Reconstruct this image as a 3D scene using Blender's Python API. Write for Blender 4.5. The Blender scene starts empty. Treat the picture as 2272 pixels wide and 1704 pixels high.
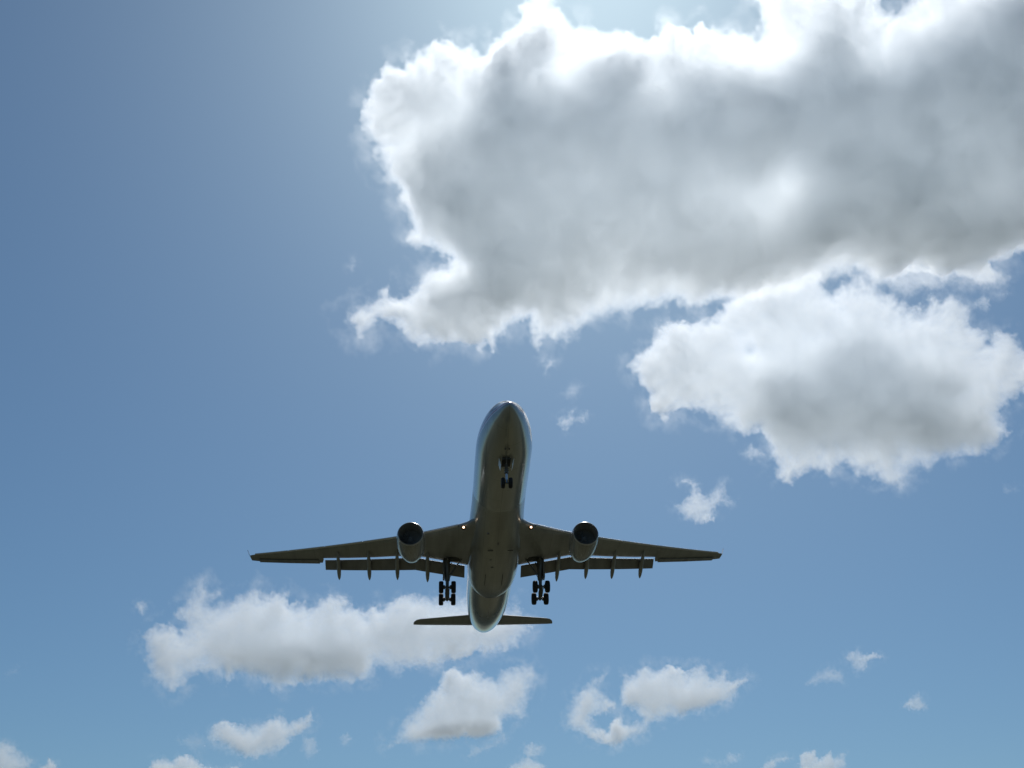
import bpy, bmesh, math
import numpy as np
from mathutils import Vector, Matrix

sc = bpy.context.scene
C = sc.collection
R = math.radians

# ------------------------------------------------------------------ camera
CAM_Z, ELEV = 1.6, R(30.0)
FPX, PCX, PCY = 2343.0, 1136.0, 852.0            # the lens, in units of the photograph's own pixels
cam = bpy.data.cameras.new('camera')
cam.sensor_width = 36.0
cam.lens = FPX / 2272 * 36
cam.clip_start = 0.1
cam.clip_end = 80000
co = bpy.data.objects.new('camera', cam)
C.objects.link(co)
co.location = (0, 0, CAM_Z)
co.rotation_euler = (math.pi / 2 + ELEV, 0, 0)
sc.camera = co

# ------------------------------------------------------------------ sky, sun, exposure
SUN_EL, SUN_AZ = R(53.0), R(7.0)                 # azimuth measured from +Y towards +X
w = bpy.data.worlds.new('World')
sc.world = w
w.use_nodes = True
nt = w.node_tree
nt.nodes.clear()
sky = nt.nodes.new('ShaderNodeTexSky')
sky.sky_type = 'NISHITA'
sky.sun_disc = False
sky.sun_elevation = SUN_EL
sky.sun_rotation = SUN_AZ
sky.altitude = 50
sky.air_density = 1.0
sky.dust_density = 1.12
sky.ozone_density = 6.0
bg = nt.nodes.new('ShaderNodeBackground')
bg.inputs[1].default_value = 0.0565
out = nt.nodes.new('ShaderNodeOutputWorld')
wb = nt.nodes.new('ShaderNodeMix'); wb.data_type = 'RGBA'; wb.blend_type = 'MULTIPLY'; wb.inputs[0].default_value = 1
wb.inputs[7].default_value = (.89, 1.135, 1.15, 1)      # the photograph's white balance
nt.links.new(sky.outputs[0], wb.inputs[6])
nt.links.new(wb.outputs[2], bg.inputs[0])
nt.links.new(bg.outputs[0], out.inputs[0])

sun = bpy.data.lights.new('sun', 'SUN')
sun.energy = 3.5
sun.angle = R(0.55)
sun.color = (1.0, 0.985, 0.95)
so = bpy.data.objects.new('sun', sun)
C.objects.link(so)
so.location = (0, 0, 300)
sdir = Vector((math.sin(SUN_AZ) * math.cos(SUN_EL), math.cos(SUN_AZ) * math.cos(SUN_EL), math.sin(SUN_EL)))
so.rotation_euler = sdir.to_track_quat('Z', 'Y').to_euler()

vs = sc.view_settings
vs.view_transform = 'Standard'
vs.look = 'None'
vs.exposure = 0.0
vs.gamma = 1.0
vs.use_curve_mapping = False

cy = sc.cycles
cy.max_bounces = 22
cy.diffuse_bounces = 3
cy.glossy_bounces = 3
cy.transmission_bounces = 4
cy.volume_bounces = 20
cy.use_denoising = True
cy.sample_clamp_indirect = 6.0

# ------------------------------------------------------------------ helpers
def tag(o, label=None, cat=None, group=None, kind=None):
    if label: o['label'] = label
    if cat: o['category'] = cat
    if group: o['group'] = group
    if kind: o['kind'] = kind
    return o

def mesh_obj(name, verts, faces, mat, parent=None, smooth=True, slots=None, fmat=None):
    me = bpy.data.meshes.new(name)
    me.from_pydata([tuple(v) for v in verts], [], faces)
    me.update()
    bm = bmesh.new(); bm.from_mesh(me)
    bmesh.ops.recalc_face_normals(bm, faces=bm.faces)
    bm.to_mesh(me); bm.free()
    for m in (mat if isinstance(mat, (list, tuple)) else [mat]):
        me.materials.append(m)
    if smooth:
        me.polygons.foreach_set('use_smooth', [True] * len(me.polygons))
        me.set_sharp_from_angle(angle=R(38))
    o = bpy.data.objects.new(name, me)
    C.objects.link(o)
    if parent: o.parent = parent
    return o

class G:
    """collects shapes into one mesh"""
    def __init__(s): s.v = []; s.f = []
    def add(s, vs_, fs_):
        n = len(s.v); s.v += [tuple(x) for x in vs_]; s.f += [tuple(i + n for i in f) for f in fs_]
        return s
    def loft(s, rings, cap=True, closed=True):
        n = len(rings[0]); vs_ = [p for r in rings for p in r]; fs_ = []
        for i in range(len(rings) - 1):
            for j in range(n if closed else n - 1):
                k = (j + 1) % n
                fs_.append((i * n + j, i * n + k, (i + 1) * n + k, (i + 1) * n + j))
        if cap:
            fs_.append(tuple(range(n))[::-1]); fs_.append(tuple((len(rings) - 1) * n + j for j in range(n)))
        return s.add(vs_, fs_)
    def tube(s, pts, rad, n=14, cap=True):
        pts = [Vector(p) for p in pts]
        if not isinstance(rad, (list, tuple)): rad = [rad] * len(pts)
        rings = []
        for i, p in enumerate(pts):
            d = (pts[min(i + 1, len(pts) - 1)] - pts[max(i - 1, 0)]).normalized()
            a = d.cross(Vector((0, 0, 1)) if abs(d.z) < .9 else Vector((1, 0, 0))).normalized(); b = d.cross(a)
            rings.append([p + (a * math.cos(t) + b * math.sin(t)) * rad[i] for t in [2 * math.pi * k / n for k in range(n)]])
        return s.loft(rings, cap)
    def box(s, c, d, rot=None, bev=0.0):
        bm = bmesh.new(); bmesh.ops.create_cube(bm, size=1)
        bmesh.ops.scale(bm, vec=d, verts=bm.verts)
        if bev: bmesh.ops.bevel(bm, geom=bm.edges[:], offset=bev, segments=2, affect='EDGES')
        if rot: bmesh.ops.rotate(bm, matrix=rot, verts=bm.verts)
        bmesh.ops.translate(bm, vec=c, verts=bm.verts)
        bm.verts.index_update()
        s.add([v.co[:] for v in bm.verts], [[v.index for v in f.verts] for f in bm.faces]); bm.free()
        return s
    def lathe(s, prof, c=(0, 0, 0), axis='x', n=48, cap=False):
        rings = []
        for a, r in prof:
            ring = []
            for k in range(n):
                t = 2 * math.pi * k / n
                if axis == 'x': ring.append((c[0] + a, c[1] + r * math.cos(t), c[2] + r * math.sin(t)))
                else: ring.append((c[0] + r * math.cos(t), c[1] + a, c[2] + r * math.sin(t)))
            rings.append(ring)
        return s.loft(rings, cap)
    def build(s, name, mat, parent=None, smooth=True):
        return mesh_obj(name, s.v, s.f, mat, parent, smooth)

def new_mat(name):
    m = bpy.data.materials.new(name); m.use_nodes = True
    n = m.node_tree.nodes; return m, n, m.node_tree.links, n['Principled BSDF']

def paint(name, col, rough=0.3, metal=0.0, var=0.12, scale=0.6, coat=0.0, streak=True, lines=None, stripes=False):
    """aircraft skin: a base colour with grime streaks along the body, faint panel seams and uneven gloss"""
    m, n, l, b = new_mat(name)
    tc = n.new('ShaderNodeTexCoord')
    mp = n.new('ShaderNodeMapping'); mp.inputs['Scale'].default_value = (0.16 if streak else 1, 1.6 if streak else 1, 1.2 if streak else 1)
    l.new(tc.outputs['Object'], mp.inputs[0])
    ns = n.new('ShaderNodeTexNoise'); ns.inputs['Scale'].default_value = scale; ns.inputs['Detail'].default_value = 6
    l.new(mp.outputs[0], ns.inputs[0])
    mr = n.new('ShaderNodeMapRange'); mr.inputs[1].default_value = .3; mr.inputs[2].default_value = .75
    mr.inputs[3].default_value = 1 + var * .5; mr.inputs[4].default_value = 1 - var * 1.6
    l.new(ns.outputs[0], mr.inputs[0])
    base = n.new('ShaderNodeRGB'); base.outputs[0].default_value = (*col, 1)
    csrc = base.outputs[0]
    if stripes:                                          # navy crown, white and red pinstripes along the window belt
        sx = n.new('ShaderNodeSeparateXYZ'); l.new(tc.outputs['Object'], sx.inputs[0])
        cr = n.new('ShaderNodeValToRGB'); cr.color_ramp.interpolation = 'CONSTANT'
        z = n.new('ShaderNodeMapRange'); z.inputs[1].default_value = -3; z.inputs[2].default_value = 3
        dr_ = n.new('ShaderNodeMapRange'); dr_.inputs[1].default_value = 0; dr_.inputs[2].default_value = 7
        dr_.inputs[3].default_value = .36; dr_.inputs[4].default_value = 0; l.new(sx.outputs[0], dr_.inputs[0])
        ad = n.new('ShaderNodeMath'); l.new(sx.outputs[2], ad.inputs[0]); l.new(dr_.outputs[0], ad.inputs[1])
        l.new(ad.outputs[0], z.inputs[0]); l.new(z.outputs[0], cr.inputs[0])
        e = cr.color_ramp.elements
        f = lambda zz: (zz + 3) / 6
        e[0].position = 0; e[0].color = (*col, 1)
        e[1].position = f(-0.12); e[1].color = (.80, .80, .78, 1)
        for p, c_ in ((f(.0), (.42, .035, .04)), (f(.17), (.8, .8, .78)), (f(.25), (.045, .06, .12))):
            q = e.new(p); q.color = (*c_, 1)
        csrc = cr.outputs[0]
    mx = n.new('ShaderNodeMix'); mx.data_type = 'RGBA'; mx.blend_type = 'MULTIPLY'; mx.inputs[0].default_value = 1
    l.new(csrc, mx.inputs[6]); l.new(mr.outputs[0], mx.inputs[7])
    res = mx.outputs[2]
    if lines:
        br = n.new('ShaderNodeTexBrick'); br.inputs['Scale'].default_value = 1
        br.inputs['Brick Width'].default_value = lines[0]; br.inputs['Row Height'].default_value = lines[1]
        br.inputs['Mortar Size'].default_value = .016; br.inputs['Mortar Smooth'].default_value = .3
        br.inputs['Color1'].default_value = (1, 1, 1, 1); br.inputs['Color2'].default_value = (.93, .93, .93, 1)
        br.inputs['Mortar'].default_value = (.5, .5, .48, 1)
        l.new(tc.outputs['Object'], br.inputs[0])
        m2 = n.new('ShaderNodeMix'); m2.data_type = 'RGBA'; m2.blend_type = 'MULTIPLY'; m2.inputs[0].default_value = .8
        l.new(res, m2.inputs[6]); l.new(br.outputs[0], m2.inputs[7]); res = m2.outputs[2]
    l.new(res, b.inputs['Base Color'])
    rr = n.new('ShaderNodeMapRange'); rr.inputs[3].default_value = rough * .8; rr.inputs[4].default_value = rough * 1.35
    l.new(ns.outputs[0], rr.inputs[0]); l.new(rr.outputs[0], b.inputs['Roughness'])
    b.inputs['Metallic'].default_value = metal
    b.inputs['Coat Weight'].default_value = coat; b.inputs['Coat Roughness'].default_value = .06
    return m

M = {}
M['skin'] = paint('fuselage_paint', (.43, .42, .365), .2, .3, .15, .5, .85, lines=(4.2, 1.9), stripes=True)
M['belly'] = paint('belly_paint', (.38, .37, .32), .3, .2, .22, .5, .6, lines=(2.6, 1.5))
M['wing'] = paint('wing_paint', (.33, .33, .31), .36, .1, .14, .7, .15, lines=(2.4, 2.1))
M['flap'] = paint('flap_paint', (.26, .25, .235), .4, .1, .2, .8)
M['fairing'] = paint('fairing_paint', (.33, .33, .31), .35, .1, .14, 1.2)
M['cowl'] = paint('nacelle_paint', (.36, .355, .335), .25, .25, .14, .9, .5, lines=(1.5, 2.0))
M['lip'] = paint('polished_lip', (.55, .54, .54), .3, .7, .06, 2, streak=False)
M['slat'] = paint('slat_metal', (.7, .69, .68), .34, .8, .06, 1)
M['steel'] = paint('gear_steel', (.16, .16, .155), .4, .4, .2, 3, streak=False)
M['chrome'] = paint('piston_chrome', (.7, .7, .7), .15, 1, .05, 3, streak=False)
M['tyre'] = paint('tyre_rubber', (.018, .018, .019), .75, 0, .2, 5, streak=False)
M['rim'] = paint('wheel_rim', (.25, .25, .24), .4, .6, .15, 5, streak=False)
M['dark'] = paint('dark_interior', (.055, .055, .052), .7, 0, .1, 2, streak=False)
M['duct'] = paint('duct_liner', (.36, .35, .33), .5, .1, .1, 2, streak=False)
M['fan'] = paint('fan_titanium', (.32, .32, .32), .45, .4, .1, 3, streak=False)
M['glass'] = paint('cockpit_glass', (.012, .014, .018), .06, 0, .05, 3, streak=False)
M['navy'] = paint('tail_navy', (.045, .06, .12), .25, .2, .1, .5, .6)

def lamp_mat(name, col, st):
    m, n, l, b = new_mat(name)
    b.inputs['Base Color'].default_value = (.8, .8, .8, 1)
    b.inputs['Emission Color'].default_value = (*col, 1); b.inputs['Emission Strength'].default_value = st
    return m
M['lamp'] = lamp_mat('lamp_lit', (1, .86, .66), 6)
M['lampring'] = lamp_mat('lamp_glow', (1, .42, .12), .7)  # emissive stand-in for the orange glow round the lamp

# ------------------------------------------------------------------ ground (one sheet to the horizon)
def ground():
    m, n, l, b = new_mat('airfield_grass')
    tc = n.new('ShaderNodeTexCoord')
    a = n.new('ShaderNodeTexNoise'); a.inputs['Scale'].default_value = .012; a.inputs['Detail'].default_value = 8
    c = n.new('ShaderNodeTexNoise'); c.inputs['Scale'].default_value = 2.2; c.inputs['Detail'].default_value = 5
    for x in (a, c): l.new(tc.outputs['Object'], x.inputs[0])
    cr = n.new('ShaderNodeValToRGB'); e = cr.color_ramp.elements
    e[0].position = .35; e[0].color = (.030, .034, .014, 1); e[1].position = .7; e[1].color = (.072, .064, .034, 1)
    l.new(a.outputs[0], cr.inputs[0])
    mx = n.new('ShaderNodeMix'); mx.data_type = 'RGBA'; mx.blend_type = 'OVERLAY'; mx.inputs[0].default_value = .35
    l.new(cr.outputs[0], mx.inputs[6]); l.new(c.outputs['Fac'], mx.inputs[7])
    l.new(mx.outputs[2], b.inputs['Base Color']); b.inputs['Roughness'].default_value = .95
    S = 40000
    tag(mesh_obj('ground', [(-S, -S, 0), (S, -S, 0), (S, S, 0), (-S, S, 0)], [(0, 1, 2, 3)], m, smooth=False), kind='structure')
ground()

# ------------------------------------------------------------------ clouds
def lattice_noise(x, y, seed):
    """smooth gradient noise on numpy arrays, about -1..1"""
    xi = np.floor(x).astype(np.int64); yi = np.floor(y).astype(np.int64); xf = x - xi; yf = y - yi
    def grad(ix, iy):
        h = (ix * 374761393 + iy * 668265263 + seed * 2147483647) & 0xffffffff
        h = ((h ^ (h >> 13)) * 1274126177) & 0xffffffff; h ^= h >> 16
        return (h & 0xffff) / 65536.0 * 2 * np.pi
    def dot(ix, iy, dx, dy):
        t = grad(ix, iy); return np.cos(t) * dx + np.sin(t) * dy
    u = xf ** 3 * (xf * (xf * 6 - 15) + 10); v = yf ** 3 * (yf * (yf * 6 - 15) + 10)
    a = dot(xi, yi, xf, yf); b = dot(xi + 1, yi, xf - 1, yf); c = dot(xi, yi + 1, xf, yf - 1); d = dot(xi + 1, yi + 1, xf - 1, yf - 1)
    return ((a * (1 - u) + b * u) * (1 - v) + (c * (1 - u) + d * u) * v) * 1.5

def fbm(x, y, wl, octs, seed, gain=.5, billow=False):
    s = 0; a = 1; t = 0; ca, sa = math.cos(.6), math.sin(.6)
    for o in range(octs):
        nz = lattice_noise(x / wl + 13.7 * o, y / wl - 7.1 * o, seed + o * 17)
        s = s + a * ((1 - 2 * np.abs(nz)) if billow else nz); t += a; a *= gain; wl /= 2.03
        x, y = x * ca - y * sa, x * sa + y * ca
    return s / t

def sdist(px, py, poly):
    """signed distance in pixels, positive inside"""
    P = np.array(poly, float); d = np.full(px.shape, 1e9); ins = np.zeros(px.shape, bool)
    for i in range(len(P)):
        ax, ay = P[i]; bx, by = P[(i + 1) % len(P)]
        ex, ey = bx - ax, by - ay; L = ex * ex + ey * ey + 1e-9
        t = np.clip(((px - ax) * ex + (py - ay) * ey) / L, 0, 1)
        d = np.minimum(d, np.hypot(px - ax - t * ex, py - ay - t * ey))
        if ay != by:
            c = ((ay > py) != (by > py)) & (px < ex * (py - ay) / (by - ay) + ax)
            ins ^= c
    return np.where(ins, d, -d)

def cloud_material():
    m = bpy.data.materials.new('cloud_vapour'); m.use_nodes = True
    n = m.node_tree.nodes; l = m.node_tree.links; n.clear()
    o = n.new('ShaderNodeOutputMaterial')
    a = n.new('ShaderNodeVolumeScatter'); a.inputs['Color'].default_value = (1, 1, 1, 1)
    a.inputs['Density'].default_value = CLOUD_SIGMA * .6; a.inputs['Anisotropy'].default_value = .62
    b = n.new('ShaderNodeVolumeScatter'); b.inputs['Color'].default_value = (1, 1, 1, 1)
    b.inputs['Density'].default_value = CLOUD_SIGMA * .4; b.inputs['Anisotropy'].default_value = .1
    s = n.new('ShaderNodeAddShader'); l.new(a.outputs[0], s.inputs[0]); l.new(b.outputs[0], s.inputs[1])
    c = n.new('ShaderNodeVolumeAbsorption'); c.inputs['Color'].default_value = (0, .56, 1, 1)
    c.inputs['Density'].default_value = CLOUD_SIGMA * .02              # takes out red: blue of the shaded deep parts put into the vapour
    s2 = n.new('ShaderNodeAddShader'); l.new(s.outputs[0], s2.inputs[0]); l.new(c.outputs[0], s2.inputs[1])
    l.new(s2.outputs[0], o.inputs['Volume'])
    return m
CLOUD_SIGMA = .02
CM = cloud_material()
fwd = Vector((0, math.cos(ELEV), math.sin(ELEV))); upv = Vector((0, -math.sin(ELEV), math.cos(ELEV))); rgt = Vector((1, 0, 0))

def cloud(label, parts, D, tau=2.2, w=26, cores=(), amp=9, wl=60, seed=1, step=2.4, gain=.6, tex=.5, holes=(), group=None, name='cloud'):
    """parts: outlines of the cloud's lobes (photograph pixels); each becomes a body of vapour with real thickness,
       tau/CLOUD_SIGMA metres deep inside the rim, deeper over its cores"""
    allp = np.array([q for p in parts for q in p], float)
    pad = amp * 2.5 + w * .5
    x0, y0 = allp.min(0) - pad; x1, y1 = allp.max(0) + pad
    nx, ny = int((x1 - x0) / step) + 2, int((y1 - y0) / step) + 2
    X, Y = np.meshgrid(x0 + np.arange(nx) * step, y0 + np.arange(ny) * step)
    wx = X + amp * fbm(X, Y, wl, 3, seed + 3); wy = Y + amp * fbm(X, Y, wl, 3, seed + 31)
    d = np.full(X.shape, -1e9)
    for p in parts: d = np.maximum(d, sdist(wx, wy, p))
    det = fbm(wx, wy, wl * .8, 5, seed + 57, gain, True)           # billows
    fine = fbm(wx, wy, wl * .22, 4, seed + 91, .62)
    fade = np.exp(-np.maximum(d, 0) / (w * 1.6))
    d = d + amp * (.8 * det + 1.1 * fine) * (0.3 + .7 * fade) + amp * .15
    d = d - w * .55 * np.clip(fbm(X, Y, wl * 1.1, 4, seed + 301, .6), 0, 1) * (.25 + .75 * fade)
    dp = np.maximum(d, 0)
    wv = w * np.clip(1 + 1.3 * fbm(X, Y, wl * 3.2, 3, seed + 5), .35, 2.4)      # rims tight in places, frayed in others
    T = tau * (1 - np.exp(-(dp / wv) ** 1.5))
    T = T * np.clip(1 + 1.1 * fade * fbm(wx, wy, wl * .35, 5, seed + 77, .7), .1, 3)
    T = T * np.clip(1 + tex * (.2 + .8 * np.exp(-dp / (w * 3))) * (.9 * fbm(wx, wy, wl * 1.3, 4, seed + 7, .55) + .5 * det * fade), .12, 3)
    for cp, ct, cw in cores:
        dc = sdist(wx + amp * 1.2 * fbm(X, Y, wl * 1.6, 3, seed + 11), wy, cp)
        s = np.clip(.5 + dc / (2 * cw), 0, 1); s = s * s * (3 - 2 * s)
        T = T + ct * s * np.clip(d / (w * .7), 0, 1) * (1 + .12 * fbm(X, Y, wl * 2.2, 3, seed + 15))
    for hx, hy, hr, hs in holes:
        q = np.hypot(wx - hx, (wy - hy)) / hr
        T = T * (1 - hs * np.exp(-q * q))
    T = np.maximum(T, 0) * (d > 0)
    veil = .5 * np.clip((d + w * .75) / (w * 1.3), 0, 1) * np.clip(.12 + 1.5 * fbm(wx, wy, wl, 5, seed + 201, .62), 0, 1)   # torn vapour round the rim
    T = T + veil * min(tau / 1.8, 1)
    Tm = T / CLOUD_SIGMA
    cells = (T[:-1, :-1] + T[1:, :-1] + T[:-1, 1:] + T[1:, 1:]) > .004
    cx, cyy = allp.mean(0)
    n = (fwd + rgt * ((cx - PCX) / FPX) - upv * ((cyy - PCY) / FPX)).normalized()
    O = Vector((0, 0, CAM_Z)) + n * D
    rays = np.array(fwd)[None, None] + np.array(rgt) * ((X - PCX) / FPX)[..., None] - np.array(upv) * ((Y - PCY) / FPX)[..., None]
    base = rays * (D / (rays @ np.array(n)))[..., None] + np.array([0, 0, CAM_Z]) - np.array(O)
    share = .5 + .13 * fbm(X, Y, wl * 1.5, 4, seed + 23, .5)
    front = base - np.array(n) * (Tm * share)[..., None]
    back = base + np.array(n) * (Tm * (1 - share))[..., None]
    idx = -np.ones(X.shape, np.int64); used = np.zeros(X.shape, bool)
    used[:-1, :-1] |= cells; used[1:, :-1] |= cells; used[:-1, 1:] |= cells; used[1:, 1:] |= cells
    nF = used.sum(); idx[used] = np.arange(nF)
    rim = used & (T <= 0)
    two = used & ~rim
    bidx = idx.copy(); bidx[two] = nF + np.arange(two.sum())
    V = np.concatenate([front[used], back[two]])
    J, I = np.nonzero(cells)
    fa = np.stack([idx[J, I], idx[J + 1, I], idx[J + 1, I + 1], idx[J, I + 1]], 1)
    fb = np.stack([bidx[J, I], bidx[J, I + 1], bidx[J + 1, I + 1], bidx[J + 1, I]], 1)
    F = np.concatenate([fa, fb])
    me = bpy.data.meshes.new(name)
    me.vertices.add(len(V)); me.vertices.foreach_set('co', V.astype(np.float32).ravel())
    me.loops.add(F.size); me.loops.foreach_set('vertex_index', F.astype(np.int32).ravel())
    me.polygons.add(len(F)); me.polygons.foreach_set('loop_start', np.arange(0, F.size, 4, dtype=np.int32))
    me.update(calc_edges=True); me.validate()
    me.materials.append(CM)
    o = bpy.data.objects.new(name, me); o.location = O
    C.objects.link(o)
    return tag(o, label, 'cloud', group)

def k(ox, oy, s):
    return lambda *p: [(ox + x * s, oy + y * s) for x, y in p]
c1, c2, c3, c4 = k(720, 0, .3436), k(1480, 0, .358), k(720, 400, .3436), k(1480, 400, .358)
c5, c6, c7, c8, c9 = k(1360, 700, .4123), k(260, 1260, .443), k(1200, 1400, .4846), k(0, 1260, .3436), k(1100, 880, .2532)

big = (c1((1330, 0), (1265, 50), (1275, 95), (1215, 190), (1190, 225), (1140, 260), (1090, 265), (1050, 320), (1010, 340), (950, 290), (880, 290), (820, 280), (760, 258), (690, 290), (620, 320), (540, 360), (500, 420), (430, 420), (370, 460), (310, 520), (290, 590), (265, 650), (240, 720), (250, 800), (280, 900), (330, 930), (310, 1020), (350, 1080), (380, 1160), (450, 1190), (500, 1222))
       + c3((490, 60), (470, 110), (500, 180), (530, 240), (560, 290), (530, 370), (590, 430), (680, 420), (740, 480), (810, 500), (790, 550), (730, 570), (640, 600), (590, 680), (500, 745), (440, 740), (420, 680), (370, 710), (350, 790), (300, 810), (220, 820), (110, 890), (190, 940), (210, 1030), (260, 1040), (290, 960), (350, 900), (440, 900), (480, 960), (540, 1020), (620, 1060), (700, 1040), (800, 1060), (900, 1040), (990, 1085), (1040, 1040), (1095, 1090), (1110, 1000), (1180, 930), (1260, 890), (1320, 900), (1320, 1020), (1380, 1070), (1440, 1030), (1490, 1060), (1560, 1040), (1600, 980), (1640, 1000), (1680, 930), (1760, 870), (1900, 860), (2000, 830), (2130, 820), (2212, 810))
       + c4((60, 760), (140, 810), (230, 790), (330, 740), (560, 720), (700, 700), (850, 650), (980, 660), (1090, 600), (1180, 560), (1300, 610), (1420, 640), (1500, 570), (1620, 560), (1700, 600), (1780, 570), (1860, 590), (1980, 640), (2080, 600), (2000, 510), (2080, 520), (2170, 460), (2250, 420), (2420, 400))
       + c2((2560, 700), (2560, -200), (1600, -200), (1500, -20), (1470, 40), (1400, 70), (1350, 60), (1320, -20), (1250, -130), (560, -130), (500, 0), (570, 60), (560, 190), (500, 200), (430, 170), (340, 190), (270, 170), (220, 140), (130, 185), (60, 170), (30, 150), (0, 150))
       + c1((2150, 230), (2100, 245), (2020, 200), (1990, 190), (1900, 195), (1800, 220), (1700, 180), (1600, 160), (1560, 110), (1480, 40), (1460, -60), (1400, -120), (1340, -60)))
bigcore = (c1((1180, 370), (1250, 430), (1300, 560), (1600, 600), (1700, 490), (1800, 430), (2000, 440), (2010, 600), (2212, 650))
           + c2((100, 480), (350, 500), (650, 500), (850, 400), (900, 330), (1000, 260), (1100, 330), (1150, 420), (1350, 430), (1600, 280), (1850, 230), (2000, 0), (2300, -150), (2560, 500))
           + c4((2400, 300), (1900, 450), (1400, 500), (1000, 380), (700, 560), (250, 650), (0, 560))
           + c3((1900, 640), (1500, 800), (1000, 800), (750, 760), (900, 640), (1000, 500), (850, 430), (760, 280), (620, 60))
           + c1((560, 1200), (600, 1020), (700, 950), (900, 900), (980, 800), (1020, 600), (1080, 480)))
cloud('huge cloud with a wide grey base and blazing white upper rim filling the top right', [big], 2500, 2.5, 56,
      [(bigcore, 3.3, 66), (c1((430, 560), (560, 480), (700, 540), (720, 700), (600, 800), (480, 760)), .8, 44), (c1((1280, 230), (1430, 220), (1480, 330), (1380, 430), (1300, 330)), 1.4, 30)], 13, 90, 5, 2.8, gain=.66, tex=.6, holes=[(1748, 395, 62, .42), (1690, 460, 70, .3), (1600, 430, 90, .2), (2200, 390, 110, .25), (1400, 600, 300, .3)])

mid = (c5((90, 270), (130, 200), (200, 120), (270, 50), (340, 20), (430, 50), (490, 20))
       + c4((330, 800), (400, 690), (520, 600), (700, 560), (850, 520), (960, 560), (1000, 690), (1030, 700), (1090, 630), (1190, 610), (1300, 650), (1400, 690), (1450, 740), (1530, 790), (1620, 760), (1630, 710), (1700, 760), (1740, 720), (1790, 740), (1860, 800), (1870, 900), (1960, 950), (1990, 1000), (2060, 940), (2170, 950), (2212, 1040), (2350, 1100))
       + c5((2330, 300), (2280, 420), (2212, 430), (2130, 450), (2090, 520), (2060, 560), (2140, 620), (2060, 700), (1980, 740), (1890, 750), (1780, 780), (1700, 820), (1570, 860), (1560, 930), (1440, 920), (1390, 850), (1310, 850), (1240, 810), (1170, 870), (1100, 820), (1020, 860), (950, 910), (870, 870), (880, 800), (840, 760), (860, 680), (800, 620), (690, 620), (580, 570), (480, 510), (380, 510), (270, 570), (210, 520), (180, 450), (140, 380), (110, 320)))
midcore = c5((720, 560), (750, 450), (820, 340), (920, 290), (1050, 250), (1150, 190), (1300, 120), (1400, 130), (1480, 180), (1550, 260), (1700, 280), (1800, 300), (1820, 400), (1770, 470), (1900, 500), (2030, 540), (2000, 640), (1880, 680), (1700, 660), (1500, 640), (1300, 620), (1100, 640), (900, 650), (800, 600))
cloud('broad white cloud with a dark grey middle below the huge cloud, at the right edge', [mid], 3300, 2.1, 42,
      [(midcore, 2.7, 50)], 11, 70, 9, 2.4, gain=.66, tex=.8, holes=[(1665, 778, 22, .7), (1640, 738, 30, .4)])

tail = c6((130, 350), (180, 300), (260, 280), (310, 320), (340, 290), (290, 220), (350, 150), (400, 80), (430, 50), (450, 90), (530, 130), (480, 180), (560, 140), (640, 110), (700, 90), (720, 130), (800, 130), (860, 120), (870, 175), (940, 160), (960, 180), (1050, 140), (1130, 145), (1160, 190), (1240, 200), (1290, 175), (1340, 205), (1400, 155), (1470, 125), (1560, 145), (1650, 150), (1750, 160), (1850, 190), (1960, 190), (2010, 180), (2050, 240), (2080, 320), (2010, 350), (2020, 400), (1900, 420), (1800, 420), (1700, 470), (1560, 500), (1440, 520), (1300, 500), (1270, 550), (1190, 580), (1110, 560), (1050, 575), (1000, 540), (930, 570), (850, 610), (780, 600), (700, 560), (600, 530), (560, 580), (520, 530), (420, 530), (350, 560), (310, 610), (260, 640), (220, 590), (170, 560), (150, 480), (120, 410))
tailcore = c6((540, 440), (700, 400), (850, 370), (1000, 360), (1150, 380), (1240, 450), (1200, 500), (1000, 520), (900, 490), (750, 490), (600, 490))
cloud('long cloud bank stretching left from behind the tail of the airliner', [tail], 5200, 2.4, 38, [(tailcore, 1.8, 34)], 10, 55, 14, 2.2, gain=.66, tex=.8)
cloud('sloping cloud just below the tail of the airliner', [c6((1340, 890), (1400, 820), (1440, 750), (1500, 700), (1550, 640), (1600, 600), (1640, 520), (1690, 500), (1730, 540), (1790, 510), (1850, 530), (1900, 550), (1950, 500), (2030, 490), (2080, 485), (2110, 530), (2090, 600), (2070, 680), (2030, 750), (1940, 770), (1930, 830), (1820, 850), (1700, 860), (1560, 870), (1450, 890))],
      6300, 2.3, 34, [(c6((1480, 850), (1600, 780), (1800, 770), (1900, 780), (1900, 830), (1700, 850)), 2.6, 18)], 7, 48, 21, 2.2)
cloud('hooked cloud curling under itself at the lower right of the airliner', [c7((350, 260), (370, 210), (420, 190), (480, 155), (530, 175), (590, 155), (660, 180), (740, 155), (780, 190), (850, 180), (870, 230), (940, 200), (950, 230), (900, 280), (870, 320), (780, 350), (710, 385), (640, 390), (560, 400), (510, 430), (480, 470), (400, 500), (310, 535), (240, 510), (180, 460), (110, 430), (130, 370), (140, 300), (200, 250), (240, 200), (300, 195), (260, 250), (290, 300), (350, 340), (300, 380), (240, 400), (240, 450), (310, 460), (340, 400), (360, 390), (380, 430), (450, 400), (440, 370), (370, 340))],
      6500, 2.2, 32, [(c7((600, 320), (700, 290), (820, 290), (780, 330), (660, 360)), 1.2, 14)], 7, 45, 27, 2.0)
cloud('small ragged cloud low at the left, under the long cloud bank', [c6((450, 850), (490, 790), (540, 770), (640, 790), (700, 790), (760, 760), (830, 745), (860, 770), (930, 750), (965, 725), (990, 770), (930, 820), (880, 850), (850, 900), (760, 930), (650, 955), (600, 920), (500, 880))],
      7000, 1.9, 20, [], 7, 42, 33, 2.0)
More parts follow.
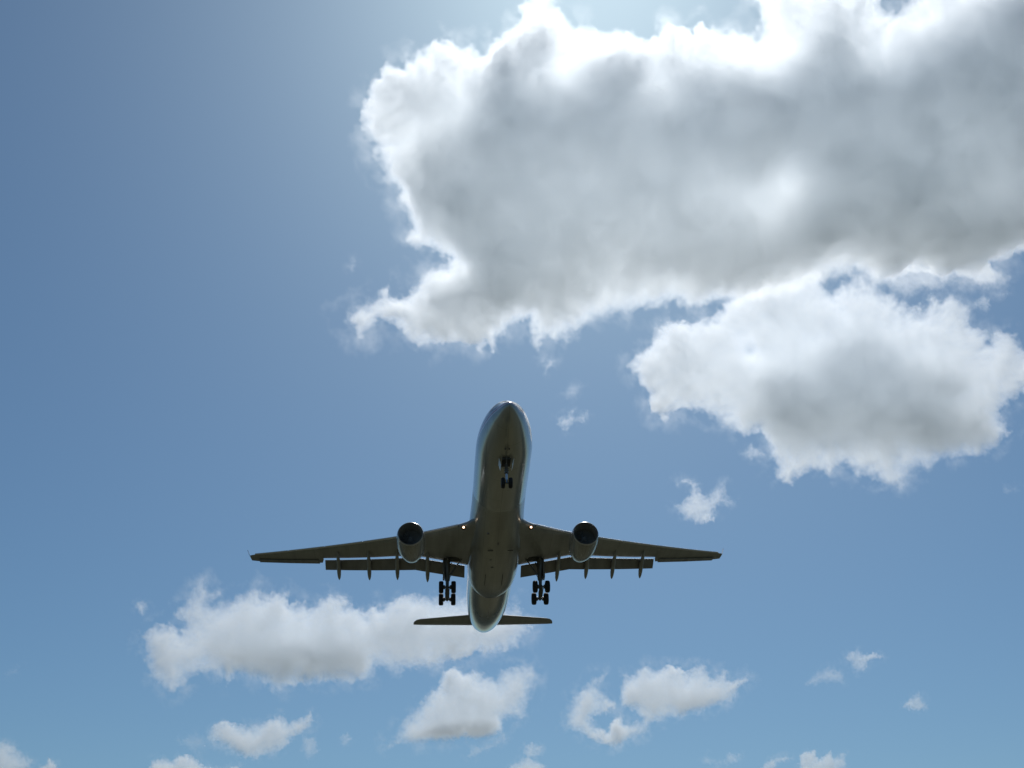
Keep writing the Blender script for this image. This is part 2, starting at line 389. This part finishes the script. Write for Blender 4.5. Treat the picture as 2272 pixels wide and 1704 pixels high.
cloud('rounded cloud cut off by the bottom left corner', [c8((-120, 1140), (40, 1125), (100, 1160), (150, 1210), (215, 1240), (190, 1310), (-80, 1420)), c8((250, 1320), (280, 1280), (320, 1235), (350, 1260), (370, 1310), (330, 1380), (260, 1380))],
      7800, 1.6, 18, [], 6, 42, 39, 2.0)
cloud('white cloud top peeking over the bottom edge below the ragged cloud', [c8((965, 1280), (980, 1240), (1080, 1230), (1110, 1250), (1160, 1215), (1260, 1220), (1300, 1270), (1380, 1300), (1560, 1290), (1500, 1420), (960, 1400))],
      7900, 1.7, 16, [], 6, 40, 45, 2.0)
cloud('little cloud at the bottom edge straight below the airliner', [c6((2035, 940), (2040, 890), (2080, 875), (2120, 900), (2100, 950), (2060, 960)), c6((1970, 990), (2020, 955), (2060, 950), (2140, 980), (2170, 1050), (1940, 1060))],
      7900, 1.1, 14, [], 6, 34, 51, 2.0)
cloud('cluster of puffs at the bottom edge right of centre', [c7((1180, 610), (1190, 570), (1250, 550), (1270, 590), (1330, 550), (1350, 580), (1400, 565), (1400, 610), (1300, 680), (1200, 660)), c7((1000, 630), (1080, 575), (1150, 580), (1080, 610), (1040, 660))],
      7900, 1.1, 14, [], 6, 36, 57, 2.0)
cloud('fluffy puff hanging above the right wing in clear blue sky', [c5((330, 910), (390, 875), (450, 900), (455, 940), (500, 970), (560, 920), (600, 905), (610, 960), (640, 970), (640, 1010), (570, 1030), (540, 1100), (470, 1110), (400, 1100), (350, 1060), (330, 1020), (390, 1000), (430, 960), (420, 920), (370, 895), (340, 920))],
      4300, .8, 26, [], 8, 36, 63, 1.9)
cloud('faint star shaped wisp just right of the nose of the airliner', [c9((540, 200), (600, 170), (680, 120), (700, 180), (760, 160), (800, 130), (810, 200), (700, 220), (660, 280), (620, 310), (600, 260), (540, 240))],
      3900, .65, 18, [], 7, 30, 69, 1.8)
WG = 'thin wisps of cloud'
W = [
 ('tiny wisp right above the nose of the airliner', [c3((1405, 1200), (1430, 1150), (1495, 1150), (1480, 1210), (1430, 1250))], 3600, .65),
 ('faint wisp between the nose of the airliner and the tiny wisp above it', [k(0, 0, 1.0271)((1215, 850), (1230, 826), (1262, 834), (1250, 856), (1228, 866))], 3700, .25),
 ('small round puff left of the long cloud bank', [c8((870, 260), (890, 230), (930, 215), (965, 250), (935, 295), (900, 300))], 5200, .7),
 ('lone faint wisp in the blue left of the huge cloud', [c3((150, 570), (165, 510), (190, 500), (207, 550), (185, 600))], 3000, .35),
 ('tiny wisp at the right edge below the broad grey middled cloud', [c5((2090, 930), (2110, 915), (2140, 935), (2180, 915), (2172, 950), (2120, 960))], 4200, .35),
 ('wispy scrap off the lower left corner of the broad cloud', [c5((690, 750), (740, 690), (780, 710), (825, 745), (740, 775))], 3400, .5),
 ('winged wisp high above the lower right corner', [c7((1380, 130), (1410, 100), (1450, 90), (1480, 110), (1530, 100), (1570, 120), (1500, 140), (1480, 190), (1430, 190), (1420, 140))], 6400, .75),
 ('thin trail of vapour left of the winged wisp', [c7((1210, 240), (1260, 190), (1320, 165), (1385, 180), (1385, 245), (1300, 235), (1230, 255))], 6400, .4),
 ('small pointed wisp near the right edge, low in the sky', [c7((1655, 350), (1690, 310), (1735, 280), (1755, 320), (1780, 360), (1730, 355))], 7000, .55),
 ('flat low wisp at the bottom edge below the hooked cloud', [c7((740, 610), (750, 570), (840, 590), (860, 560), (915, 570), (900, 600), (820, 612))], 7900, .5),
 ('thin hooked wisp trailing below the sloping cloud', [c6((1750, 945), (1780, 900), (1870, 885), (1930, 830), (1958, 818), (1950, 855), (1910, 890), (1850, 915), (1770, 955))], 6900, .5),
 ('faint scrap of vapour right of the small ragged cloud', [c6((925, 850), (990, 845), (1010, 920), (960, 965), (915, 920))], 7000, .35),
 ('pale round scrap between the ragged cloud and the sloping cloud', [c6((1110, 845), (1150, 825), (1175, 860), (1140, 890))], 7000, .35),
 ('faint veil left of the small ragged cloud', [c6((300, 860), (400, 820), (445, 840), (460, 900), (390, 935), (340, 900))], 7200, .22),
 ('torn scrap in the blue gap right of the broad cloud', [c4((1890, 760), (1960, 700), (2010, 740), (1985, 810), (1910, 790))], 3600, .4),
 ('dim wisp in the blue gap near the right edge, beside the torn scrap', [c4((2020, 690), (2100, 680), (2140, 700), (2080, 740), (2020, 730))], 3600, .25),
 ('pale torn veil along the lower right rim of the huge cloud', [c4((1100, 560), (1300, 560), (1500, 520), (2000, 520), (2150, 600), (2050, 680), (1800, 650), (1600, 690), (1480, 730), (1350, 660), (1150, 640))], 2900, .4),
 ('barely visible streak near the left edge, low in the sky', [c8((10, 690), (60, 660), (140, 635), (115, 675), (50, 705))], 6600, .25),
]
for i, (lb, ps, D, t) in enumerate(W):
    cloud(lb, ps, D, t, 17, [], 6, 26, 101 + 7 * i, 1.8, tex=.6, group=WG)

# ------------------------------------------------------------------ the airliner
# local axes: X aft from the nose tip, Y to its starboard side, Z up from the fuselage centre line
plane = bpy.data.objects.new('airliner', None)
C.objects.link(plane)
tag(plane, 'twin engine airliner coming in to land, wheels down and flaps out', 'airplane')
Rm = Matrix(((-.06176993, -.99755128, -.03226735), (.55497827, -.00765101, -.82755121), (.82527789, -.06951904, .55409189)))
cw = Matrix((rgt, -upv, fwd)).transposed()
rot = (cw @ Rm).to_quaternion()
plane.rotation_mode = 'QUATERNION'
plane.rotation_quaternion = rot
plane.location = Vector((0, 0, CAM_Z)) + cw @ Vector((-.23968, 1.39128, 97.17171))

# fuselage: x, half width, top z, bottom z
FS = [(0, .06, -.54, -.66), (.12, .29, -.26, -.9), (.4, .55, .0, -1.16), (.9, .86, .34, -1.47), (1.5, 1.15, .70, -1.78), (2.1, 1.46, 1.16, -2.0), (2.8, 1.71, 1.66, -2.2), (3.6, 1.96, 2.08, -2.4), (4.6, 2.23, 2.41, -2.57), (5.8, 2.48, 2.63, -2.7), (7.2, 2.69, 2.76, -2.78), (8.6, 2.79, 2.81, -2.81), (10, 2.82, 2.82, -2.82),
      (14, 2.82, 2.82, -2.82), (20, 2.82, 2.82, -2.82), (26, 2.82, 2.82, -2.82), (32, 2.82, 2.82, -2.82), (38, 2.82, 2.82, -2.82), (42, 2.82, 2.82, -2.82), (45, 2.79, 2.82, -2.74), (48, 2.7, 2.82, -2.46), (51, 2.52, 2.8, -2.02), (54, 2.26, 2.74, -1.42), (56.5, 1.94, 2.64, -.86), (58.5, 1.6, 2.5, -.32), (60.2, 1.12, 2.38, .26), (61.5, .68, 2.24, .84), (62.4, .38, 2.1, 1.22), (62.75, .27, 2.02, 1.36)]
def frow(x):
    xs = [f[0] for f in FS]
    return [float(np.interp(x, xs, [f[i] for f in FS])) for i in (1, 2, 3)]
def smoothrow(x):
    # light smoothing of the profile so the reflections run clean
    h = .05 + .05 * min(x, 8) + (.5 if x > 40 else 0)
    h = min(h, max(62.75 - x, .001), max(x, .001)) if x > .01 else .001
    a = [frow(x - h), frow(x), frow(x + h)]
    return [(a[0][i] + 2 * a[1][i] + a[2][i]) / 4 for i in range(3)]
def fpoint(x, t, off=0):
    hw, zt, zb = smoothrow(x)
    zc, hh = (zt + zb) / 2, (zt - zb) / 2
    return ((x), (hw + off) * math.cos(t), zc + (hh + off) * math.sin(t))
xs = sorted(set([0, .03, .12, .25, .4, .6, .9, 1.2, 1.5, 1.8, 2.1, 2.45, 2.8, 3.2, 3.6, 4.1, 4.6, 5.2, 5.8, 6.5, 7.2, 7.9, 8.6, 11, 14, 17, 20, 24, 28, 32, 36, 40, 42] + [43 + .75 * i for i in range(27)] + [62.75]))
xs = [x for x in xs if x <= 62.75]
N = 72
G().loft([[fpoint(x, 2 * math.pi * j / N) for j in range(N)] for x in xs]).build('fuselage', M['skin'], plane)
fus = plane.children[0]
g = G(); rings = []
for x, r, z in ((62.7, .36, 1.7), (62.95, .32, 1.72), (63.2, .22, 1.75), (63.35, .1, 1.77)):
    rings.append([(x, r * .75 * math.cos(t), z + r * math.sin(t)) for t in [2 * math.pi * j / 20 for j in range(20)]])
g.loft(rings).build('tail_cone', M['steel'], plane)

# cockpit panes: patches standing 3 mm proud of the skin
for s in (1, -1):
    for (xa, xb, ta, tb) in ((1.75, 2.5, 62, 86), (1.85, 2.7, 36, 58), (2.1, 3.0, 20, 33)):
        gr = []
        for i in range(5):
            row = []
            for j in range(5):
                t = R(ta + (tb - ta) * j / 4); x = xa + (xb - xa) * i / 4 + (86 - (ta + (tb - ta) * j / 4)) * .004
                p = fpoint(x, t, .004); row.append((p[0], s * p[1], p[2]))
            gr.append(row)
        G().loft(gr, cap=False, closed=False).build('cockpit_window', M['glass'], fus)

# belly fairing
def sup(x, hw, zc, zt, zb, e, n=72):
    ring = []
    for j in range(n):
        t = 2 * math.pi * j / n; c, q = math.cos(t), math.sin(t)
        ring.append((x, hw * math.copysign(abs(c) ** (2 / e), c), zc + (zt - zc if q > 0 else zc - zb) * math.copysign(abs(q) ** (2 / e), q)))
    return ring
BF = [(17.2, 2.818, 0, .2, -2.818, 2.0), (18.4, 2.832, 0, .2, -2.87, 2.0), (20, 2.85, -.05, .1, -3.0, 2.03), (21.5, 2.89, -.12, .05, -3.16, 2.12), (23, 2.95, -.2, 0, -3.3, 2.3), (25, 3.02, -.35, 0, -3.44, 2.5), (27, 3.06, -.45, 0, -3.5, 2.65), (31, 3.08, -.5, 0, -3.5, 2.7), (33, 3.05, -.5, -.1, -3.48, 2.7),
      (35, 2.96, -.7, -.3, -3.42, 2.7), (36.6, 2.78, -1.0, -.6, -3.32, 2.7), (37.8, 2.5, -1.3, -.9, -3.2, 2.7), (38.8, 2.1, -1.6, -1.2, -3.06, 2.7), (39.6, 1.6, -1.9, -1.6, -2.93, 2.7), (40.2, 1.0, -2.3, -2.0, -2.84, 2.7)]
fx = np.array([b[0] for b in BF])
rings = []
for x in np.concatenate([np.linspace(17.2, 24, 24), np.linspace(25, 33, 8), np.linspace(33.5, 40.2, 20)]):
    rings.append(sup(x, *[float(np.interp(x, fx, [b[i] for b in BF])) for i in (1, 2, 3, 4, 5)]))
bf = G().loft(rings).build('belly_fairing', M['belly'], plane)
for x, y in ((25.2, .7), (25.1, -1.5)):
    G().box((x, y, -3.505), (.16, .62, .05), bev=.02).build('air_outlet', M['dark'], bf)
for x, y, r in ((21.0, 1.1, .13), (27.6, .55, .12), (29.6, .3, .2), (23.6, -.1, .07)):
    G().lathe([(0, r), (0.0, .001)], (0, 0, 0), n=20).v
    gg = G(); gg.tube([(x, y, -3.40), (x, y, -3.512)], r, 20); gg.build('drain_port', M['steel'], bf)
for y in (.95, -1.05):
    G().box((33.2, y, -3.475), (3.2, .05, .03)).build('gear_door_seam', M['dark'], bf)

# ---- wings
def wz(y): y = abs(y); return -1.6 + (y - 2.8) * .10 + (y - 2.8) ** 2 * .0020
LE = [(1.5, 20.4), (2.8, 21.6), (3.3, 22.3), (3.97, 22.9), (8, 25.75), (11.7, 28.1), (20.4, 33.45), (28.6, 38.55), (29.25, 39.1)]
TEf = [(1.5, 33.4), (3.35, 33.05), (6, 32.45), (8.8, 32.0), (11.3, 32.75), (14.75, 34.2), (20.0, 36.15)]     # fixed trailing edge ahead of the flaps
TEa = [(20.15, 37.5), (28.4, 40.38), (29.25, 40.5)]
itp = lambda tab, y: float(np.interp(y, [a for a, _ in tab], [b for _, b in tab]))
def foil(xle, xte, z, th, y, n=18, te=.03, camber=0.0, ang=0.0):
    c = xte - xle; ring = []
    ts = [(1 - math.cos(math.pi * i / n)) / 2 for i in range(n + 1)]
    yt = lambda t: 5 * th * (.2969 * math.sqrt(t) - .126 * t - .3516 * t * t + .2843 * t ** 3 - .1015 * t ** 4)
    up = [(t, yt(t) * 1.15 * c + te * t) for t in ts]; lo = [(t, -yt(t) * .85 * c - te * t) for t in ts]
    ca, sa = math.cos(ang), math.sin(ang)
    for t, dz in up[::-1] + lo[1:]:
        dx = c * t; dz2 = dz + camber * c * 4 * t * (1 - t)
        ring.append((xle + dx * ca + dz2 * sa, y, z - dx * sa + dz2 * ca))
    return ring
def cyl_y(g_, x, y, z, r, wd, prof=None, n=32):
    prof = prof or [(-wd / 2, r * .55), (-wd / 2, r * .8), (-wd * .42, r * .93), (-wd * .25, r * .99), (0, r), (wd * .25, r * .99), (wd * .42, r * .93), (wd / 2, r * .8), (wd / 2, r * .55)]
    g_.lathe(prof, (x, y, z), 'y', n, True)

for s in (1, -1):
    ys = [1.5, 2.8, 3.3, 3.97, 5, 6.5, 8, 8.8, 10, 11.7, 14, 17, 20.05]
    rings = [foil(itp(LE, y), itp(TEf, y), wz(y), .115 - .0014 * y, s * y) for y in ys]
    ys2 = [20.051, 20.25, 22, 24, 26, 28, 28.9, 29.25]
    rings += [foil(itp(LE, y), itp(TEf + [(20.06, 36.6)], y) if y < 20.1 else itp([(20.2, 36.7), (20.25, 37.53)] + TEa[1:], y), wz(y), .085 if y < 29 else .05, s * y) for y in ys2]
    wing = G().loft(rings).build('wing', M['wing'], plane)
    # slats: polished leading edge strips drooped a little ahead of the wing
    for ya, yb in ((4.3, 8.6), (10.2, 15.0), (15.06, 19.6), (19.66, 24.2), (24.26, 28.6)):
        rr = []
        for i in range(6):
            y = ya + (yb - ya) * i / 5; ch = (itp(TEf + TEa, y) - itp(LE, y)) * .06 + .25
            rr.append(foil(itp(LE, y) - .16, itp(LE, y) - .16 + ch, wz(y) + .03, .36, s * y, 16, .01, .0, R(6)))
        G().loft(rr).build('slat', M['slat'], wing)
    # flaps, two panels, hanging 30 degrees down behind a slot
    FL = [(3.3, 33.1, 1.72), (9.05, 32.2, 1.76), (19.85, 36.3, 1.42)]
    for ya, yb in ((3.3, 9.048), (9.052, 19.85)):
        rr = []
        for i in range(8):
            y = ya + (yb - ya) * i / 7; xl = itp([(a, b) for a, b, c in FL], y); ch = itp([(a, c) for a, b, c in FL], y)
            rr.append(foil(xl, xl + ch, wz(y) - .175, .14, s * y, 12, .015, .02, R(30)))
        G().loft(rr).build('flap', M['flap'], wing)
    # aileron seam panel: stands 3 mm proud under the outer trailing edge
    rr = []
    for y in (20.6, 24.2, 28.2):
        x1 = itp(TEa, y) - .02; x0 = x1 - (1.15 - .035 * (y - 20))
        rr.append([(x0, s * y, wz(y) - .155), (x1, s * y, wz(y) - .05), (x1 + .12, s * y, wz(y) - .06), (x1 + .1, s * y, wz(y) - .12), (x0, s * y, wz(y) - .24)])
    G().loft(rr).build('aileron', M['flap'], wing)
    # winglet
    rr = []
    for f_, dy, dz, x0, ch in ((0, 0, 0, 39.1, 1.4), (.3, .16, .22, 39.4, 1.15), (.6, .36, .62, 39.75, .9), (1, .66, 1.32, 40.35, .5)):
        z = wz(29.25) + dz; y = 29.25 + dy
        ring = []
        for px_, py_ in ((0, 0), (.25, .06), (.6, .05), (1, 0), (.6, -.04), (.25, -.05)):
            ring.append((x0 + px_ * ch, s * (y + py_ * .8), z - py_ * .4))
        rr.append(ring)
    G().loft(rr).build('winglet', M['navy'] if s > 0 else M['slat'], wing)
    # flap track fairings
    for y, xa in ((18.17, 40.5), (14.5, 39.35), (11.15, 38.24), (7.62, 37.9)):
        z = wz(y); x0 = itp([(p_, q_) for p_, q_, c_ in FL], y); xt = xa - 2.6
        ctr = [(x0 - 2.3, z - .2), (x0 - 1.8, z - .32), (x0 - .9, z - .5)] + [(x0 + f_ * (xt - x0), z - dz_) for f_, dz_ in ((0, .72), (.3, .95), (.58, 1.24), (.8, 1.48), (.93, 1.64), (1, 1.75))]
        ra = [.03, .12, .2, .24, .25, .24, .19, .11, .015]
        rr = [[(cx_, s * y + r_ * math.cos(t), cz_ + r_ * 1.35 * math.sin(t)) for t in [2 * math.pi * j / 20 for j in range(20)]] for (cx_, cz_), r_ in zip(ctr, ra)]
        G().loft(rr).build('flap_track_fairing', M['fairing'], wing)
    # landing light in the wing root
    lx, ly, lz = 23.1, s * 3.68, wz(3.68) - .1
    hs = G(); hs.tube([(lx - .36, ly, lz - .24), (lx + .3, ly, lz + .02)], [.2, .26], 24)
    hs.build('light_housing', M['dark'], wing)
    d = Vector((-.93, 0, -.36)).normalized(); c0 = Vector((lx - .36, ly, lz - .24))
    a = Vector((0, 1, 0)); b_ = d.cross(a)
    def disc(c, r, n=24): return [c + (a * math.cos(t) + b_ * math.sin(t)) * r for t in [2 * math.pi * j / n for j in range(n)]]
    q = G(); q.loft([disc(c0 + d * .004, .155), disc(c0 + d * .012, .145)]); q.build('glow_ring', M['lampring'], wing)  # glowing ring added as the halo of the light
    q = G(); q.loft([disc(c0 + d * .014, .085), disc(c0 + d * .03, .07)]); q.build('landing_light', M['lamp'], wing)
    # dark box painted as the shade of the gear bay behind the rear spar
    q = G(); q.box((31.45, s * 4.45, wz(4.45) - .22), (1.0, 2.7, .16), Matrix.Rotation(s * R(-5.8), 3, 'X'), bev=.03); q.build('gear_bay_shade', M['dark'], wing)

    # ---- engine
    ey, ex, ez = s * 9.37, 20.96, -3.43
    en = bpy.data.objects.new('engine', None); C.objects.link(en); en.parent = plane
    en.location = (ex, ey, ez)
    en.rotation_euler = (0, R(1.5), -s * R(1.0))
    outer = [(.16, 1.405), (.5, 1.475), (1.1, 1.53), (1.9, 1.54), (2.7, 1.52), (3.5, 1.43), (4.2, 1.27), (4.8, 1.09), (5.1, .98), (5.1, .95), (4.7, .99)]
    nc = G(); nc.lathe(outer, n=64); nc.build('nacelle', M['cowl'], en)
    lip = G(); lip.lathe([(.30, 1.25), (.12, 1.262), (.03, 1.29), (0, 1.32), (.03, 1.352), (.09, 1.383), (.16, 1.406)], n=64); lip.build('inlet_lip', M['lip'], en)
    du = G(); du.lathe([(.30, 1.25), (.7, 1.23), (1.5, 1.24), (1.9, 1.24)], n=64); du.build('inlet_duct', M['duct'], en)
    fn = G(); fn.lathe([(1.9, 1.24), (1.9, .0005)], n=48)
    for i in range(26):
        t = 2 * math.pi * i / 26; rr = []
        for r_ in (.32, .6, .9, 1.21):
            tw = R(25 + 38 * (r_ - .3)); w_ = .11 + .05 * r_
            e1 = Vector((0, -math.sin(t), math.cos(t))); rad_ = Vector((0, math.cos(t), math.sin(t)))
            dv = (Vector((1, 0, 0)) * math.cos(tw) + e1 * math.sin(tw)) * w_; nn = (Vector((1, 0, 0)) * -math.sin(tw) + e1 * math.cos(tw)) * .008
            p = rad_ * r_ + Vector((1.6, 0, 0))
            rr.append([p - dv - nn, p + dv - nn, p + dv + nn, p - dv + nn])
        fn.loft(rr)
    fn.build('fan', M['fan'], en)
    sp = G(); sp.lathe([(.95, .001), (1.05, .1), (1.25, .22), (1.5, .31), (1.7, .36)], n=32); sp.build('spinner', M['fan'], en)
    ec = G(); ec.lathe([(4.5, .7), (4.9, .6), (5.3, .38), (5.55, .14), (5.6, .01)], n=32); ec.build('exhaust_plug', M['steel'], en)
    tb = G(); tb.lathe([(4.68, .995), (4.68, .001)], n=32); tb.build('exhaust_duct', M['dark'], en)
    # strakes and pylon
    py = G(); rr = []
    for x0, x1, z in ((.9 + .6, 6.6, 1.3), (2.2, 8.2, 1.9), (4.2, 9.6, 2.42)):
        rr.append([(x0, 0, z), (x0 + .5, .2, z), (x0 + 2.2, .26, z), (x1 - 1, .18, z), (x1, 0, z), (x1 - 1, -.18, z), (x0 + 2.2, -.26, z), (x0 + .5, -.2, z)])
    py.loft(rr).build('pylon', M['fairing'], en)

    # ---- main landing gear
    mg = bpy.data.objects.new('main_landing_gear', None); C.objects.link(mg); mg.parent = plane
    mg.location = (32.0, s * 5.34, -5.6)
    st = G()
    st.tube([(-.55, 0, 4.0), (-.2, 0, 1.7), (-.16, 0, 1.45)], [.34, .31, .28]); st.tube([(-.2, 0, 2.6), (-.14, .0, 2.4)], .29)
    st.tube([(-.35, -s * .5, 3.6), (-.22, 0, 2.3)], .07); st.tube([(-.5, .0, 3.2), (-1.2, 0, 3.9)], .08)
    st.tube([(-.15, -.17, 1.9), (-.15, .17, 1.9)], .13)
    st.tube([(.12, .0, 1.75), (.42, 0, 1.1), (.1, 0, .3)], .055)                      # torque links
    st.tube([(-.28, .16, 3.3), (-.18, .17, 1.2), (-.05, .16, .25)], .03); st.tube([(-.28, -.16, 3.3), (-.2, -.18, 1.4), (-.02, -.14, .3)], .025)
    st.build('leg_strut', M['steel'], mg)
    pi = G(); pi.tube([(-.17, 0, 1.5), (0, 0, .1)], .19); pi.build('piston', M['steel'], mg)
    br_ = G(); br_.tube([(-.25, -s * .12, 1.9), (-.75, -s * 1.75, 4.05)], .075); br_.tube([(-.3, -s * .05, 1.35), (-.6, -s * 1.0, 2.95)], .035); br_.build('side_brace', M['steel'], mg)
    dr = G(); dr.box((-.3, s * .42, 2.75), (.9, .2, 2.35), Matrix.Rotation(R(6), 3, 'Y'), .04); dr.build('gear_door', M['flap'], mg)
    ax_f, ax_r = Vector((-1.03, 0, .31)), Vector((1.03, 0, -.31))
    bo = G(); bo.tube([ax_f - Vector((.12, 0, -.03)), ax_f * .5, (0, 0, .02), ax_r * .5, ax_r + Vector((.14, 0, -.04))], [.17, .22, .27, .22, .15])
    for a_ in (ax_f, ax_r):
        bo.tube([a_ - Vector((0, .55, 0)), a_ + Vector((0, .55, 0))], .085)
        for sy in (-1, 1): bo.tube([a_ + Vector((0, sy * .22, 0)), a_ + Vector((0, sy * .3, 0)), a_ + Vector((0, sy * .46, 0))], [.12, .24, .24])
        for sy in (-1, 1): bo.tube([a_ + Vector((0, sy * .24, -.16)), Vector((0, sy * .2, -.12))], .028)
    bo.tube([(-.75, 0, .42), (-.12, 0, 1.0)], .05)
    bo.build('bogie_beam', M['steel'], mg)
    for a_ in (ax_f, ax_r):
        for sy in (-1, 1):
            wl_ = G(); cyl_y(wl_, a_.x, a_.y + sy * .7, a_.z, .685, .53); 
            cyl_y(wl_, a_.x, a_.y + sy * .7, a_.z, .36, .46, [(-.23, .05), (-.23, .34), (-.12, .38), (.12, .38), (.23, .34), (.23, .05)])
            wl_.build('wheel', M['tyre'], mg)

    # ---- tailplane
    TL = [(.8, 56.3, 60.8), (1.9, 57.0, 60.8), (8.7, 58.6, 60.75), (9.25, 58.9, 60.74), (9.6, 59.5, 60.73), (9.74, 60.2, 60.72)]
    tz = lambda y: 1.66 + (y - 1.9) * .012
    tp = G().loft([foil(a, b, tz(y), .09 if y < 9.4 else .05, s * y, 18, .006) for y, a, b in TL]).build('tailplane', M['wing'], plane)
    G().loft([foil(b - w_, b + .03, tz(y), .13, s * y, 8, .012) for y, b, w_ in ((1.6, 60.8, .86), (8.7, 60.75, .8), (9.3, 60.74, .5))]).build('elevator', M['lip'], tp)

# ---- vertical fin (upright above the tail)
fin = G().loft([[(xx, yy, z) for xx, yy in [(a, 0), (a + .12 * (b - a), t_), (a + .45 * (b - a), t_ * 1.25), (b, .03), (b, -.03), (a + .45 * (b - a), -t_ * 1.25), (a + .12 * (b - a), -t_)]] for z, a, b, t_ in ((2.3, 49.5, 59.0, .3), (3.4, 52.2, 59.3, .28), (6, 54.6, 60.2, .22), (11.0, 58.9, 61.9, .12))]).build('vertical_fin', M['navy'], plane)

# ---- nose landing gear
ng = bpy.data.objects.new('nose_landing_gear', None); C.objects.link(ng); ng.parent = plane
ng.location = (6.7, 0, -5.1)
st = G(); st.tube([(.25, 0, 2.6), (.05, 0, 1.15)], .15); st.tube([(.05, 0, 1.2), (.04, 0, 1.05)], .2); st.tube([(-.9, 0, 2.4), (.08, 0, 1.45)], .07)
st.tube([(-.12, -.22, 1.3), (-.12, .22, 1.3)], .07); st.tube([(.2, 0, 1.15), (.42, 0, .7), (.15, 0, .2)], .045)
st.tube([(0, -.32, 0), (0, .32, 0)], .08)
st.build('leg_strut', M['steel'], ng)
G().tube([(.05, 0, 1.1), (0, 0, .02)], .095).build('piston', M['chrome'], ng)
for sy in (-1, 1):
    wl_ = G(); cyl_y(wl_, 0, sy * .36, 0, .525, .36); cyl_y(wl_, 0, sy * .36, 0, .27, .32, [(-.16, .05), (-.16, .24), (-.06, .28), (.06, .28), (.16, .24), (.16, .05)])
    wl_.build('wheel', M['tyre'], ng)
    m3 = Matrix.Rotation(sy * R(-14), 3, 'X')
    G().box((.0, sy * .62, 1.98), (1.15, .035, .72), m3, .01).build('gear_door', M['slat'], ng)
    G().tube([(.05, sy * .05, 1.5), (.1, sy * .58, 1.85)], .025).build('door_rod', M['steel'], ng)
G().box((.0, 0, 2.24), (1.5, .84, .16), None, .02).build('gear_bay_shade', M['dark'], ng)  # solid dark box put in for the shade inside the nose wheel bay
for y in (.18, -.18):
    G().tube([(4.6, y, -2.55), (4.6, y, -2.68)], .05).build('drain_port', M['dark'], fus)
